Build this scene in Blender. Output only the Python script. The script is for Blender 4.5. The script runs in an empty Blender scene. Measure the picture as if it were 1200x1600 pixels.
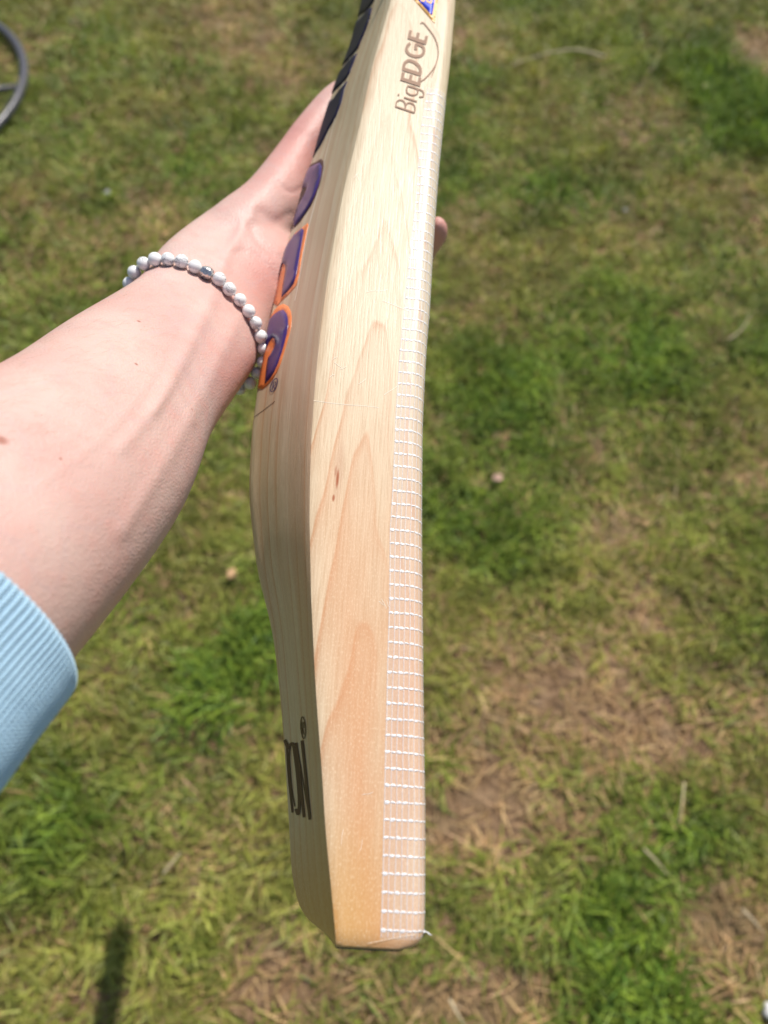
import bpy, bmesh, math, random
import numpy as np
from mathutils import Vector, Matrix
from mathutils.bvhtree import BVHTree
from mathutils.geometry import delaunay_2d_cdt
R = math.radians
random.seed(7); rng = np.random.default_rng(11)
S = bpy.context.scene
COL = S.collection

# ------------------------------------------------------------------ camera
CAM_H = 1.40
F = 1200.0                                   # focal length in photo pixels (photo 1200 x 1600)
cd = bpy.data.cameras.new('camera'); cam = bpy.data.objects.new('camera', cd); COL.objects.link(cam)
cam.location = (0, 0, CAM_H); cam.rotation_euler = (R(30), 0, 0)
cd.sensor_fit = 'VERTICAL'; cd.sensor_height = 36.0; cd.sensor_width = 27.0; cd.lens = 27.0
cd.clip_start = 0.01; cd.clip_end = 1000
cd.dof.use_dof = True; cd.dof.focus_distance = 0.295; cd.dof.aperture_fstop = 8.0
S.camera = cam
CM = Matrix.Translation((0, 0, CAM_H)) @ Matrix.Rotation(R(30), 4, 'X')

# ------------------------------------------------------------------ sky, sun, exposure
SUN_EL, SUN_AZ = 51.5, 28.4                  # azimuth measured from +Y towards +X
w = bpy.data.worlds.new('World'); S.world = w; w.use_nodes = True
wn = w.node_tree.nodes; wl = w.node_tree.links
bg = wn['Background']; sky = wn.new('ShaderNodeTexSky'); sky.sky_type = 'NISHITA'; sky.sun_disc = False
sky.sun_elevation = R(SUN_EL); sky.sun_rotation = R(SUN_AZ)
wl.new(sky.outputs[0], bg.inputs[0]); bg.inputs[1].default_value = 0.095
sd = bpy.data.lights.new('sun', 'SUN'); sun = bpy.data.objects.new('sun', sd); COL.objects.link(sun)
sd.energy = 4.8; sd.angle = R(0.53); sd.color = (1.0, 0.95, 0.87)
sv = Vector((math.sin(R(SUN_AZ))*math.cos(R(SUN_EL)), math.cos(R(SUN_AZ))*math.cos(R(SUN_EL)), math.sin(R(SUN_EL))))
sun.rotation_euler = sv.to_track_quat('Z', 'Y').to_euler(); sun.location = (1, 2, 4)
vs = S.view_settings; vs.view_transform = 'Standard'; vs.look = 'None'; vs.gamma = 1.0; vs.exposure = 0.08
vs.use_curve_mapping = False
S.cycles.use_denoising = True
S.cycles.max_bounces = 4; S.cycles.transparent_max_bounces = 8

# ------------------------------------------------------------------ helpers
def C3(px, py, Z):                           # camera space point seen at a photo pixel, Z metres deep
    return Vector(((px-600)/F*Z, (800-py)/F*Z, -Z))
def W3(px, py, Z): return CM @ C3(px, py, Z)
def ground(px, py):
    d = (CM.to_3x3() @ C3(px, py, 1.0)); t = -CAM_H/d.z
    return Vector((d.x*t, d.y*t, 0))

def link(name, me, mat=None, parent=None, smooth=True):
    o = bpy.data.objects.new(name, me); COL.objects.link(o)
    if mat is not None and not me.materials: me.materials.append(mat)
    if parent is not None: o.parent = parent
    if smooth and me.polygons: me.polygons.foreach_set('use_smooth', [True]*len(me.polygons))
    return o
def mesh(name, verts, faces):
    me = bpy.data.meshes.new(name); me.from_pydata([tuple(v) for v in verts], [], faces); me.update(); return me
def empty(name, mat=None):
    o = bpy.data.objects.new(name, None); COL.objects.link(o); o.empty_display_size = .02
    if mat is not None: o.matrix_world = mat
    return o
def tag(o, label=None, cat=None, group=None, kind=None):
    if label: o['label'] = label
    if cat: o['category'] = cat
    if group: o['group'] = group
    if kind: o['kind'] = kind
    return o
def lerp(a, b, t): return a+(b-a)*t
def catmull(P, n):
    P = np.array(P, float); P = np.vstack([2*P[0]-P[1], P, 2*P[-1]-P[-2]]); out = []
    for i in range(1, len(P)-2):
        for k in range(n):
            t = k/n; a, b, c, d = P[i-1], P[i], P[i+1], P[i+2]
            out.append(.5*(2*b+(c-a)*t+(2*a-5*b+4*c-d)*t*t+(3*b-a-3*c+d)*t**3))
    out.append(P[-2]); return np.array(out)

# ------------------------------------------------------------------ materials
class NT:
    def __init__(s, name):
        s.m = bpy.data.materials.new(name); s.m.use_nodes = True; s.t = s.m.node_tree
        s.n = s.t.nodes; s.p = s.n['Principled BSDF']; s.out = s.n['Material Output']
    def N(s, typ, **kw):
        x = s.n.new(typ)
        for k, v in kw.items():
            if k.startswith('_'): setattr(x, k[1:], v)
            else:
                key = k.replace('__', ' ')
                x.inputs[int(key[1:]) if key[0] == 'i' and key[1:].isdigit() else key].default_value = v
        return x
    def L(s, a, b): s.t.links.new(a, b)
    def math(s, op, a, b=None, c=None, clamp=False):
        x = s.n.new('ShaderNodeMath'); x.operation = op; x.use_clamp = clamp
        for i, v in enumerate((a, b, c)):
            if v is None: continue
            if isinstance(v, (int, float)): x.inputs[i].default_value = v
            else: s.L(v, x.inputs[i])
        return x.outputs[0]
    def mix(s, fac, a, b, mode='MIX'):
        x = s.n.new('ShaderNodeMix'); x.data_type = 'RGBA'; x.blend_type = mode
        for sock, v in ((x.inputs[0], fac), (x.inputs[6], a), (x.inputs[7], b)):
            if isinstance(v, (int, float)): sock.default_value = v
            elif isinstance(v, tuple): sock.default_value = v if len(v) == 4 else (*v, 1)
            else: s.L(v, sock)
        return x.outputs[2]
    def ramp(s, fac, stops, interp='LINEAR'):
        x = s.n.new('ShaderNodeValToRGB'); x.color_ramp.interpolation = interp
        e = x.color_ramp.elements
        while len(e) < len(stops): e.new(.5)
        for i, (p, c) in enumerate(stops):
            e[i].position = p; e[i].color = (*c, 1) if not isinstance(c, (int, float)) else (c, c, c, 1)
        s.L(fac, x.inputs[0]); return x.outputs[0]
    def noise(s, vec, scale, detail=3, rough=.55, dist=0):
        x = s.N('ShaderNodeTexNoise', Scale=scale, Detail=detail, Roughness=rough, Distortion=dist)
        s.L(vec, x.inputs['Vector']); return x.outputs['Fac']
    def scale(s, vec, sx, sy, sz):
        x = s.N('ShaderNodeMapping'); x.inputs['Scale'].default_value = (sx, sy, sz); s.L(vec, x.inputs['Vector']); return x.outputs[0]
    def bump(s, h, strength=.3, dist=.001, target=None):
        x = s.N('ShaderNodeBump', Strength=strength, Distance=dist); s.L(h, x.inputs['Height'])
        s.L(x.outputs[0], s.p.inputs['Normal'] if target is None else target); return x
    def smooth(s, v, lo, hi, a=0., b=1.):
        x = s.N('ShaderNodeMapRange', _interpolation_type='SMOOTHSTEP'); s.L(v, x.inputs['Value'])
        for k, q in (('From Min', lo), ('From Max', hi), ('To Min', a), ('To Max', b)): x.inputs[k].default_value = q
        return x.outputs[0]
    def set(s, **kw):
        for k, v in kw.items(): s.p.inputs[k.replace('__', ' ')].default_value = v

def plain(name, col, rough=.5, noise=0, **kw):
    t = NT(name); t.set(Base__Color=(*col, 1), Roughness=rough, **kw)
    if noise:
        co = t.N('ShaderNodeTexCoord').outputs['Object']
        f = t.noise(co, noise, 4)
        t.L(t.mix(f, tuple(c*.75 for c in col), tuple(min(1, c*1.2) for c in col)), t.p.inputs['Base Color'])
    return t.m

def willow():
    t = NT('willow_wood')
    co = t.N('ShaderNodeTexCoord').outputs['Object']
    sep = t.N('ShaderNodeSeparateXYZ'); t.L(co, sep.inputs[0]); X, Y, Z = sep.outputs
    # slow drift of the growth rings along the blade
    warp = t.noise(t.scale(co, 14, 5.5, 14), 1.0, 2, .5)
    warp2 = t.noise(t.scale(co, 60, 9, 60), 1.0, 2, .5)
    xc = t.math('ADD', X, t.math('ADD', t.math('MULTIPLY', warp, .034), -.001))
    ax_ = t.math('SQRT', t.math('ADD', t.math('MULTIPLY', xc, xc), 9e-6))
    ringc = t.math('ADD', t.math('MULTIPLY', ax_, 95.0), t.math('ADD', t.math('MULTIPLY', Y, 15.0), t.math('MULTIPLY', Z, 60.0)))
    ringc = t.math('ADD', ringc, t.math('MULTIPLY', warp, 3.2))
    ringc = t.math('ADD', ringc, t.math('MULTIPLY', warp2, 1.7))
    back = t.math('ADD', t.math('MULTIPLY', Z, 120.0), t.math('ADD', t.math('MULTIPLY', X, 25.0), t.math('MULTIPLY', warp, 2.6)))
    isedge = t.smooth(Z, -.0016, -.0006)
    ringc = t.math('ADD', t.math('MULTIPLY', ringc, isedge), t.math('MULTIPLY', back, t.math('SUBTRACT', 1.0, isedge)))
    fr = t.math('FRACT', ringc)
    line = t.ramp(fr, [(0, 0.), (.45, .06), (.80, .36), (.94, 1.), (1., 0.)])
    lw = t.noise(t.scale(co, 30, 4, 30), 1.3, 2)
    line = t.math('MULTIPLY', line, t.smooth(lw, .32, .60, .08, 1.))
    fine = t.smooth(t.noise(t.scale(co, 1300, 55, 1300), 1.0, 3, .65), .28, .72)
    fleck = t.noise(t.scale(co, 2300, 900, 2300), 1.0, 2, .6)
    base = t.mix(fine, (.575, .455, .30), (.70, .59, .415))
    base = t.mix(t.math('MULTIPLY', line, .72), base, (.50, .225, .10))
    bb = t.smooth(t.noise(t.scale(co, 20, 2.5, 150), 1.0, 2, .5), .42, .60)
    base = t.mix(t.math('MULTIPLY', t.math('MULTIPLY', bb, .42), t.math('SUBTRACT', 1.0, isedge)), base, (.52, .33, .19))
    # heartwood blush: reddish towards the toe, strongest on the edge
    hb = t.noise(t.scale(co, 40, 7, 30), 1.0, 3, .5)
    toe = t.smooth(Y, .25, .03)
    side = t.smooth(t.math('ADD', X, t.math('MULTIPLY', Y, .16)), -.017, .002, .12, 1.)
    blush = t.math('MULTIPLY', t.math('MULTIPLY', t.smooth(hb, .18, .54), toe), side)
    base = t.mix(t.math('MULTIPLY', blush, .85), base, (.63, .30, .14))
    toe2 = t.math('MULTIPLY', t.smooth(Y, .05, .0), t.smooth(X, .014, -.012))
    base = t.mix(t.math('MULTIPLY', toe2, .75), base, (.58, .30, .075))
    fl = t.math('MULTIPLY', t.smooth(fleck, .50, .72), t.math('ADD', t.math('MULTIPLY', toe, .30), .05))
    base = t.mix(fl, base, (.90, .74, .52))
    # knot pin marks
    for (kx, ky, kw, kh, st) in KNOTS:
        dx = t.math('DIVIDE', t.math('SUBTRACT', t.math('ADD', X, t.math('MULTIPLY', warp2, .0012)), kx+.0006), kw)
        dy = t.math('DIVIDE', t.math('SUBTRACT', Y, ky), kh)
        d = t.math('ADD', t.math('MULTIPLY', dx, dx), t.math('MULTIPLY', dy, dy))
        f = t.math('MULTIPLY', t.smooth(d, 1.0, .05), t.math('MULTIPLY', st, t.smooth(Z, -.006, -.003)))
        base = t.mix(f, base, (.34, .09, .025))
    t.L(base, t.p.inputs['Base Color'])
    t.set(Roughness=.42, Specular__IOR__Level=.30)
    t.p.inputs['Coat Weight'].default_value = .05; t.p.inputs['Coat Roughness'].default_value = .3
    t.L(t.math('ADD', t.math('MULTIPLY', fine, .22), .30), t.p.inputs['Roughness'])
    t.bump(t.math('ADD', t.math('MULTIPLY', fine, .7), t.math('MULTIPLY', fleck, .3)), .16, .0006)
    return t.m

def skin_mat(moles):
    t = NT('pale_skin')
    co = t.N('ShaderNodeTexCoord').outputs['Object']
    n1 = t.noise(co, 26, 3, .5); n2 = t.noise(co, 140, 3, .55); n3 = t.noise(co, 1100, 2, .5)
    base = t.mix(t.smooth(n1, .3, .7), (.635, .44, .385), (.60, .37, .325))
    base = t.mix(t.math('MULTIPLY', t.smooth(n2, .45, .75), .30), base, (.66, .30, .25))
    at = t.N('ShaderNodeAttribute', _attribute_name='flush').outputs['Fac']
    base = t.mix(t.math('MULTIPLY', at, .75), base, (.60, .25, .215))
    vn = t.noise(t.scale(co, 1, 1, 1), 34, 1, .4)
    vein = t.math('SUBTRACT', 1.0, t.smooth(t.math('ABSOLUTE', t.math('SUBTRACT', vn, .5)), .0, .03))
    base = t.mix(t.math('MULTIPLY', vein, .16), base, (.50, .37, .38))
    for p, r in moles:
        d = t.N('ShaderNodeVectorMath', _operation='DISTANCE'); t.L(co, d.inputs[0]); d.inputs[1].default_value = p
        base = t.mix(t.math('MULTIPLY', t.smooth(d.outputs['Value'], r, r*.3), .75), base, (.30, .09, .05))
    t.L(base, t.p.inputs['Base Color'])
    t.set(Roughness=.47, Specular__IOR__Level=.42)
    t.p.inputs['Subsurface Weight'].default_value = .12
    t.p.inputs['Subsurface Radius'].default_value = (1., .35, .2); t.p.inputs['Subsurface Scale'].default_value = .004
    vo = t.N('ShaderNodeTexVoronoi', Scale=1100.); t.L(co, vo.inputs['Vector'])
    h = t.math('ADD', t.math('MULTIPLY', vo.outputs['Distance'], .35), t.math('ADD', t.math('MULTIPLY', n3, .4), t.math('MULTIPLY', n2, .9)))
    t.bump(h, .30, .0012)
    return t.m

def bead_mat():
    t = NT('veined_white_stone')
    co = t.N('ShaderNodeTexCoord').outputs['Object']
    inf = t.N('ShaderNodeObjectInfo').outputs['Random']
    add = t.N('ShaderNodeVectorMath', _operation='ADD'); t.L(co, add.inputs[0])
    cb = t.N('ShaderNodeCombineXYZ'); t.L(t.math('MULTIPLY', inf, 3.), cb.inputs[0]); t.L(t.math('MULTIPLY', inf, 7.), cb.inputs[1]); t.L(cb.outputs[0], add.inputs[1])
    n = t.noise(add.outputs[0], 170, 4, .55, 1.2)
    v = t.math('SUBTRACT', 1.0, t.smooth(t.math('ABSOLUTE', t.math('SUBTRACT', n, .5)), .0, .035))
    gate = t.smooth(t.noise(add.outputs[0], 90, 2), .47, .60)
    base = t.mix(t.math('MULTIPLY', v, gate), (.88, .88, .875), (.25, .25, .26))
    t.L(base, t.p.inputs['Base Color']); t.set(Roughness=.28, Specular__IOR__Level=.5); return t.m

def knit_mat():
    t = NT('light_blue_rib_knit')
    uv = t.N('ShaderNodeUVMap').outputs[0]
    sep = t.N('ShaderNodeSeparateXYZ'); t.L(uv, sep.inputs[0])
    co = t.N('ShaderNodeTexCoord').outputs['Object']
    n = t.noise(co, 60, 3); fz = t.noise(co, 1600, 3, .7)
    base = t.mix(n, (.43, .68, .90), (.51, .75, .93))
    base = t.mix(t.math('MULTIPLY', t.smooth(fz, .5, .75), .35), base, (.50, .70, .88))
    t.L(base, t.p.inputs['Base Color']); t.set(Roughness=.9, Specular__IOR__Level=.2)
    t.p.inputs['Sheen Weight'].default_value = .35; t.p.inputs['Sheen Roughness'].default_value = .5
    st = t.math('SINE', t.math('ADD', t.math('MULTIPLY', sep.outputs[1], 6.2832*760), t.math('MULTIPLY', t.math('SINE', t.math('MULTIPLY', sep.outputs[0], 6.2832*140)), 1.4)))
    t.bump(t.math('ADD', t.math('MULTIPLY', st, .5), t.math('MULTIPLY', fz, .9)), .8, .0008); return t.m

def ground_mat():
    t = NT('dry_soil_and_thatch')
    co = t.N('ShaderNodeTexCoord').outputs['Object']
    a = t.noise(co, 3, 4); b = t.noise(co, 40, 5, .65); c = t.noise(co, 260, 4, .6)
    base = t.mix(t.smooth(b, .3, .7), (.19, .11, .060), (.40, .26, .15))
    base = t.mix(t.math('MULTIPLY', t.smooth(c, .5, .7), .6), base, (.46, .33, .21))
    base = t.mix(t.math('MULTIPLY', t.smooth(a, .45, .65), .45), base, (.16, .16, .06))
    d = t.N('ShaderNodeVectorMath', _operation='DISTANCE'); t.L(t.scale(co, 1/3.4, 1/3.25, 1), d.inputs[0]); d.inputs[1].default_value = (0, 1.75/3.25, 0)
    turf = t.mix(t.smooth(b, .3, .7), (.10, .14, .03), (.26, .27, .07))
    turf = t.mix(t.math('MULTIPLY', t.smooth(a, .5, .7), .5), turf, (.33, .26, .13))
    base = t.mix(t.smooth(d.outputs['Value'], .86, 1.0), base, turf)      # beyond the modelled blades the lawn goes on
    t.L(base, t.p.inputs['Base Color']); t.set(Roughness=.95, Specular__IOR__Level=.1)
    t.bump(t.math('ADD', b, t.math('MULTIPLY', c, .5)), .9, .02); return t.m

def grass_mat():
    t = NT('grass_blades')
    at = t.N('ShaderNodeAttribute', _attribute_name='col').outputs['Color']
    t.L(at, t.p.inputs['Base Color']); t.set(Roughness=.5, Specular__IOR__Level=.35)
    tr = t.N('ShaderNodeBsdfTranslucent'); t.L(t.mix(1.0, at, (1.0, 1.0, .55), 'MULTIPLY'), tr.inputs[0])
    mx = t.N('ShaderNodeMixShader'); mx.inputs[0].default_value = .3
    t.L(t.p.outputs[0], mx.inputs[1]); t.L(tr.outputs[0], mx.inputs[2]); t.L(mx.outputs[0], t.out.inputs[0]); return t.m

# ------------------------------------------------------------------ ground sheet and lawn
M_ground = ground_mat()
def ground_sheet():
    xs = sorted(set([-300, -60, -12, -5] + [round(-3+.1*i, 3) for i in range(61)] + [5, 12, 60, 300]))
    ys = sorted(set([-300, -60, -12, -4] + [round(-1.5+.1*i, 3) for i in range(56)] + [6, 12, 60, 300]))
    v = [(x, y, (rng.random()-.5)*.006 if abs(x) < 3 and -1.4 < y < 4 else 0) for y in ys for x in xs]
    n = len(xs); f = [(j*n+i, j*n+i+1, (j+1)*n+i+1, (j+1)*n+i) for j in range(len(ys)-1) for i in range(n-1)]
    return tag(link('ground', mesh('ground', v, f), M_ground), kind='structure')
ground_sheet()

# patches read off the photograph: photo pixel, radius in pixels, strength
DRY = [(870,1090,120,1.1),(1000,950,55,.9),(780,1250,85,1.0),(1040,1150,75,.7),(800,1560,80,.9),(1130,1450,75,.9),(430,1500,60,1.1),(410,1570,50,.9),
       (370,40,80,.7),(730,70,60,.6),(1000,200,70,.5),(1190,85,45,1.1),(960,830,50,.7),(1180,760,45,.6),(250,340,60,.45),(720,1300,60,.7),
       (690,1560,60,.6),(560,1560,60,.5),(200,1450,50,.4),(900,1280,45,.7),(60,330,60,.3),(450,120,50,.4),(120,1560,60,.4),(1190,1100,50,.6),
       (930,700,50,.3),(700,1150,50,.5),(310,1330,40,.4),(40,90,40,.4),(1100,1530,55,.6)]
LUSH = [(1120,120,90,.9),(1160,200,80,.9),(780,600,100,.8),(420,1010,110,.9),(340,1110,90,.7),(760,850,100,.8),(1010,560,80,.9),(950,1430,90,1.),
        (990,1550,80,.9),(130,1290,110,.8),(1160,990,60,.7),(1100,1290,70,.7),(60,1400,90,.6),(700,1180,50,.5),(890,60,70,.6),(840,300,60,.4),
        (300,1480,80,.4),(960,450,80,.5),(730,1330,50,.4),(30,350,80,.5),(550,1545,50,.4),(1190,560,70,.7)]
def patches(L):
    out = []
    for px, py, r, s in L:
        g = ground(px, py); g2 = ground(px+r, py); g3 = ground(px, py-r)
        out.append((g.x, g.y, abs(g2.x-g.x), abs(g3.y-g.y)*.75, s))
    return out
def vnoise(x, y, s, seed):                    # cheap value noise for scattering
    x = x*s+seed*17.13; y = y*s+seed*9.71
    xi = np.floor(x).astype(int); yi = np.floor(y).astype(int); fx = x-xi; fy = y-yi
    fx = fx*fx*(3-2*fx); fy = fy*fy*(3-2*fy)
    def h(a, b):
        q = np.sin(a*127.1+b*311.7+seed*74.7)*43758.5453; return q-np.floor(q)
    return (h(xi, yi)*(1-fx)+h(xi+1, yi)*fx)*(1-fy)+(h(xi, yi+1)*(1-fx)+h(xi+1, yi+1)*fx)*fy

def lawn():
    N = 470000
    y = rng.uniform(-.45, 3.5, N); hw = .78+.36*np.clip(y+.1, 0, 9)+.3
    x = rng.uniform(-2.15, 2.15, N); keep = np.abs(x) < hw
    x, y = x[keep], y[keep]
    N = 260000                                # thinner turf around, of broader blades
    y2 = rng.uniform(-1.5, 5.0, N); x2 = rng.uniform(-3.4, 3.4, N); hw = .78+.36*np.clip(y2+.1, 0, 9)+.3
    keep = ((np.abs(x2) >= hw) | (y2 < -.45) | (y2 > 3.5)) & (np.hypot(x2/3.4, (y2-1.75)/3.25) < .93+.07*rng.random(N))
    far = np.concatenate([np.zeros(len(x)), np.ones(keep.sum())]); x = np.concatenate([x, x2[keep]]); y = np.concatenate([y, y2[keep]])
    dry = np.zeros_like(x); lush = np.zeros_like(x)
    for gx, gy, rx, ry, s in patches(DRY): dry += s*np.exp(-((x-gx)/rx)**2-((y-gy)/ry)**2)
    for gx, gy, rx, ry, s in patches(LUSH): lush += s*np.exp(-((x-gx)/rx)**2-((y-gy)/ry)**2)
    nz = vnoise(x, y, 7, 1)*.5+vnoise(x, y, 17, 2)*.3+vnoise(x, y, 41, 3)*.2
    n2 = vnoise(x, y, 24, 5)*.6+vnoise(x, y, 60, 6)*.4
    dry = np.clip(dry*1.3+(nz-.52)*1.0, 0, 1.3); lush = np.clip(lush+(vnoise(x, y, 9, 8)-.5)*.7, 0, 1)
    # thinning: bare where dry, tufts elsewhere
    dens = np.clip(1.05-.80*dry+.25*lush+(n2-.5)*1.1, .06, 1)
    keep = rng.random(len(x)) < dens
    x, y, dry, lush, n2, far = x[keep], y[keep], dry[keep], lush[keep], n2[keep], far[keep]
    n = len(x)
    straw = rng.random(n) < np.clip(.09+.85*dry-.14*lush, .02, .95)
    L = rng.uniform(.022, .060, n)*(1+.45*lush)*np.where(straw, .95, 1); Wd = rng.uniform(.0007, .0018, n)*(1+.25*lush)*np.where(straw, .75, 1)*(1+.6*far)
    # tuft orientation: neighbours lean alike
    base_dir = vnoise(x, y, 13, 9)*4*math.pi
    th = base_dir+rng.normal(0, 1.1, n)
    lean = np.clip(rng.normal(.95, .32, n)-.25*lush, .15, 1.5); lean = np.where(straw, np.clip(rng.normal(1.35, .2, n), .6, 1.56), lean)
    curl = rng.uniform(.1, .7, n)
    d = np.stack([np.cos(th), np.sin(th)], 1); s = np.stack([-np.sin(th), np.cos(th)], 1)
    z0 = np.where(straw, rng.uniform(.001, .012, n), 0)*1.0
    def pt(u):                                # centre line
        ang = lean+curl*u*.8
        hor = L*u*np.sin(np.minimum(ang, 1.62)); ver = L*u*np.cos(np.minimum(ang, 1.62))
        return x+d[:, 0]*hor, y+d[:, 1]*hor, np.maximum(z0+ver, .0015)
    V = np.zeros((n, 7, 3)); k = 0
    tw = rng.normal(0, .5, n)
    for u, wf in ((0, .8), (.38, 1), (.74, .72)):
        cx, cy, cz = pt(u)
        for sg in (-1, 1):
            V[:, k, 0] = cx+sg*s[:, 0]*Wd*wf; V[:, k, 1] = cy+sg*s[:, 1]*Wd*wf; V[:, k, 2] = cz+sg*Wd*wf*np.sin(tw); k += 1
    cx, cy, cz = pt(1.0); V[:, 6] = np.stack([cx, cy, cz], 1)
    me = bpy.data.meshes.new('grass')
    idx = np.array([0,1,3,2, 2,3,5,4, 4,5,6]); ln = np.array([4, 4, 3])
    me.vertices.add(n*7); me.vertices.foreach_set('co', V.reshape(-1))
    loops = (idx[None]+7*np.arange(n)[:, None]).reshape(-1)
    me.loops.add(len(loops)); me.loops.foreach_set('vertex_index', loops.astype(np.int32))
    me.polygons.add(n*3); tot = np.tile(ln, n); st = np.concatenate([[0], np.cumsum(tot)[:-1]])
    me.polygons.foreach_set('loop_start', st.astype(np.int32))
    me.update(calc_edges=True)
    # blade colours: fresh, olive, bleached straw, brown thatch
    fresh = np.array([.265, .355, .042]); deep = np.array([.095, .175, .030]); olive = np.array([.335, .32, .075])
    strawc = np.array([.56, .40, .185]); brown = np.array([.42, .26, .135])
    r1 = rng.random(n)[:, None]; r2 = rng.random(n)[:, None]
    green = lerp(lerp(deep, fresh, r1), olive, np.clip(.60-.70*lush[:, None]+.9*(vnoise(x, y, 5, 21)[:, None]-.5)+.35*(r2-.5)+.35*(n2[:, None]-.5), 0, 1))
    st_c = lerp(brown, strawc, np.clip(r1*1.2-.25*dry[:, None]*r2, 0, 1))
    c = np.where(straw[:, None], st_c, green)*(rng.uniform(.62, 1.30, n)*(.52+.62*vnoise(x, y, 15, 31)+.45*vnoise(x, y, 33, 37)))[:, None]
    col = np.ones((n, 7, 4)); col[:, :, :3] = c[:, None, :]
    col[:, 0:2, :3] *= np.array([1.0, .92, .9])
    a = me.color_attributes.new('col', 'FLOAT_COLOR', 'POINT'); a.data.foreach_set('color', col.reshape(-1))
    o = link('grass', me, grass_mat(), smooth=False)
    return tag(o, 'short patchy lawn grass, green mixed with dry straw', 'grass', kind='stuff')
lawn()

# ------------------------------------------------------------------ cricket bat: frame and profile fitted to its outline
BW = .100                                     # blade width
ax = Vector((.025, .392, -.160)).normalized()
x0 = (Vector((1, 0, 0))-ax*ax.x).normalized(); z0 = x0.cross(ax); ro = R(5)
bx_ = x0*math.cos(ro)-z0*math.sin(ro); bz_ = z0*math.cos(ro)+x0*math.sin(ro)
BC = Matrix(((bx_.x, ax.x, bz_.x, 0), (bx_.y, ax.y, bz_.y, 0), (bx_.z, ax.z, bz_.z, 0), (0, 0, 0, 1)))
BC = Matrix.Translation(C3(590, 1485, .229)) @ BC      # bat -> camera
BM = CM @ BC; BCi = BC.inverted()
def ray(px, py):
    return BCi @ Vector((0, 0, 0)), (BCi.to_3x3() @ C3(px, py, 1)).normalized()
def on_plane(px, py, zp):
    o, d = ray(px, py); t = (zp-o.z)/d.z; return o+d*t
FACE = [(663,1455),(664,1400),(664,1325),(664,1250),(662,1150),(661,1050),(660,950),(659,850),(659,800),(660,667),(663,600),(667,533),(671,493),(676,400),(681,325),(686,262),(696,162),(701,125),(706,75),(712.5,0)]
EDGE = [(526,1480),(521,1450),(517,1400),(507,1300),(501,1200),(497,1150),(491,1067),(484.5,933),(482,800),(484,700),(491,600),(501,500),(516,400),(535,300),(560,200),(581,100),(610,0)]
SPIN = [(497,1467),(480,1442),(467,1420),(456,1375),(451,1275),(444,1162),(440,1110),(437,1080),(428,1000),(417,949),(407,915),(400,880),(391,800),(389,773),(390,733),(393,680),(396.5,651),(405,590),(411,565),(417,521),(423,495),(429,471),(435,440),(440,420),(449,380),(459,351),(464,327),(473,292),(480,271),(489,249),(496,220),(505,190),(516,155),(532,112),(547,75),(557,37),(567,0)]
def curve(L, zp, tail):
    P = sorted([(p.y, p.x) for p in (on_plane(a, b, zp) for a, b in L)])+tail
    ys = np.array([p[0] for p in P]); xs = np.array([p[1] for p in P])
    g = np.linspace(-.01, .58, 591); v = np.interp(g, ys, xs)
    k = np.exp(-.5*(np.arange(-14, 15)/4.5)**2); k /= k.sum()
    vp = np.pad(v, 14, mode='reflect', reflect_type='odd'); v = np.convolve(vp, k, 'valid')
    return lambda y: float(np.interp(y, g, v))
xe = on_plane(712.5, 0, -.005).x; xbk = on_plane(610, 0, 0).x; xsp = on_plane(567, 0, -BW/2).x
xF = curve(FACE, -.005, [(.58, xe-.0045)])
xB = curve(EDGE, 0, [(.50, xbk+.0035), (.58, xbk+.006)])
xS = curve(SPIN, -BW/2, [(.58, xsp+.006)])
CR = .0058                                    # radius of the face corner
def zbottom(y): return 0.0
def back_x(y, u):                             # u = 0 at the near edge, 1 on the spine, 2 at the far edge
    v = 1-abs(u-1)
    up = min(1, max(0, (y-.13)/.12))
    facet = v*.97 if v < .7 else .679+(v-.7)*1.07
    rnd = v*.991 if v < .86 else .852+.148*math.sin((v-.86)/.14*math.pi/2)
    rnd = lerp(v**1.22, rnd, min(1, max(0, (y-.05)/.09)))
    g = lerp(rnd, facet, up*.85)
    return lerp(xB(y), xS(y), g)
def toe_in(y):                                # rounding of the toe, metres
    r = .006
    return 0 if y >= r else r-math.sqrt(max(0, r*r-(r-y)**2))
def ring(y):
    xf, xb = xF(y), xB(y); ti = toe_in(y); pts = []
    xf -= ti*.9; zi = ti*.35
    NC = 6
    for i in range(NC+1):                     # near face corner
        a = math.pi/2*i/NC; pts.append((xf-CR+CR*math.sin(a), y, -zi-CR+CR*math.cos(a)))
    n = 10
    for i in range(1, n):
        s = i/n; z = lerp(-zi-CR, -BW+zi+CR, s); pts.append((xf+.0012*math.sin(s*math.pi), y, z))
    for i in range(NC+1):
        a = math.pi/2*(1-i/NC); pts.append((xf-CR+CR*math.sin(a), y, -BW+zi+CR-CR*math.cos(a)))
    br = .0012
    n = 6
    for i in range(1, n): pts.append((lerp(xf-CR, xb+br, i/n), y, -BW+zi))
    n = 36
    pts.append((xb+br, y, -BW+zi)); pts.append((xb+br*.29, y, -BW+zi+br*.29))
    for i in range(1, n):
        u = 2-2*i/n; z = lerp(-zi, -BW+zi, u/2)
        pts.append((back_x(y, u)+ti*.6*(1-abs(u-1)), y, z))
    pts.append((xb+br*.29, y, -zi-br*.29)); pts.append((xb+br, y, -zi))
    for i in range(1, 10): pts.append((lerp(xb+br, xf-CR, i/10), y, -zi))
    return pts
def loft_rings(rings, cap=True):
    n = len(rings[0]); v = [p for r in rings for p in r]
    f = [(k*n+i, k*n+(i+1) % n, (k+1)*n+(i+1) % n, (k+1)*n+i) for k in range(len(rings)-1) for i in range(n)]
    if cap: f.append(tuple(range(n))[::-1]); f.append(tuple((len(rings)-1)*n+i for i in range(n)))
    return v, f
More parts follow.
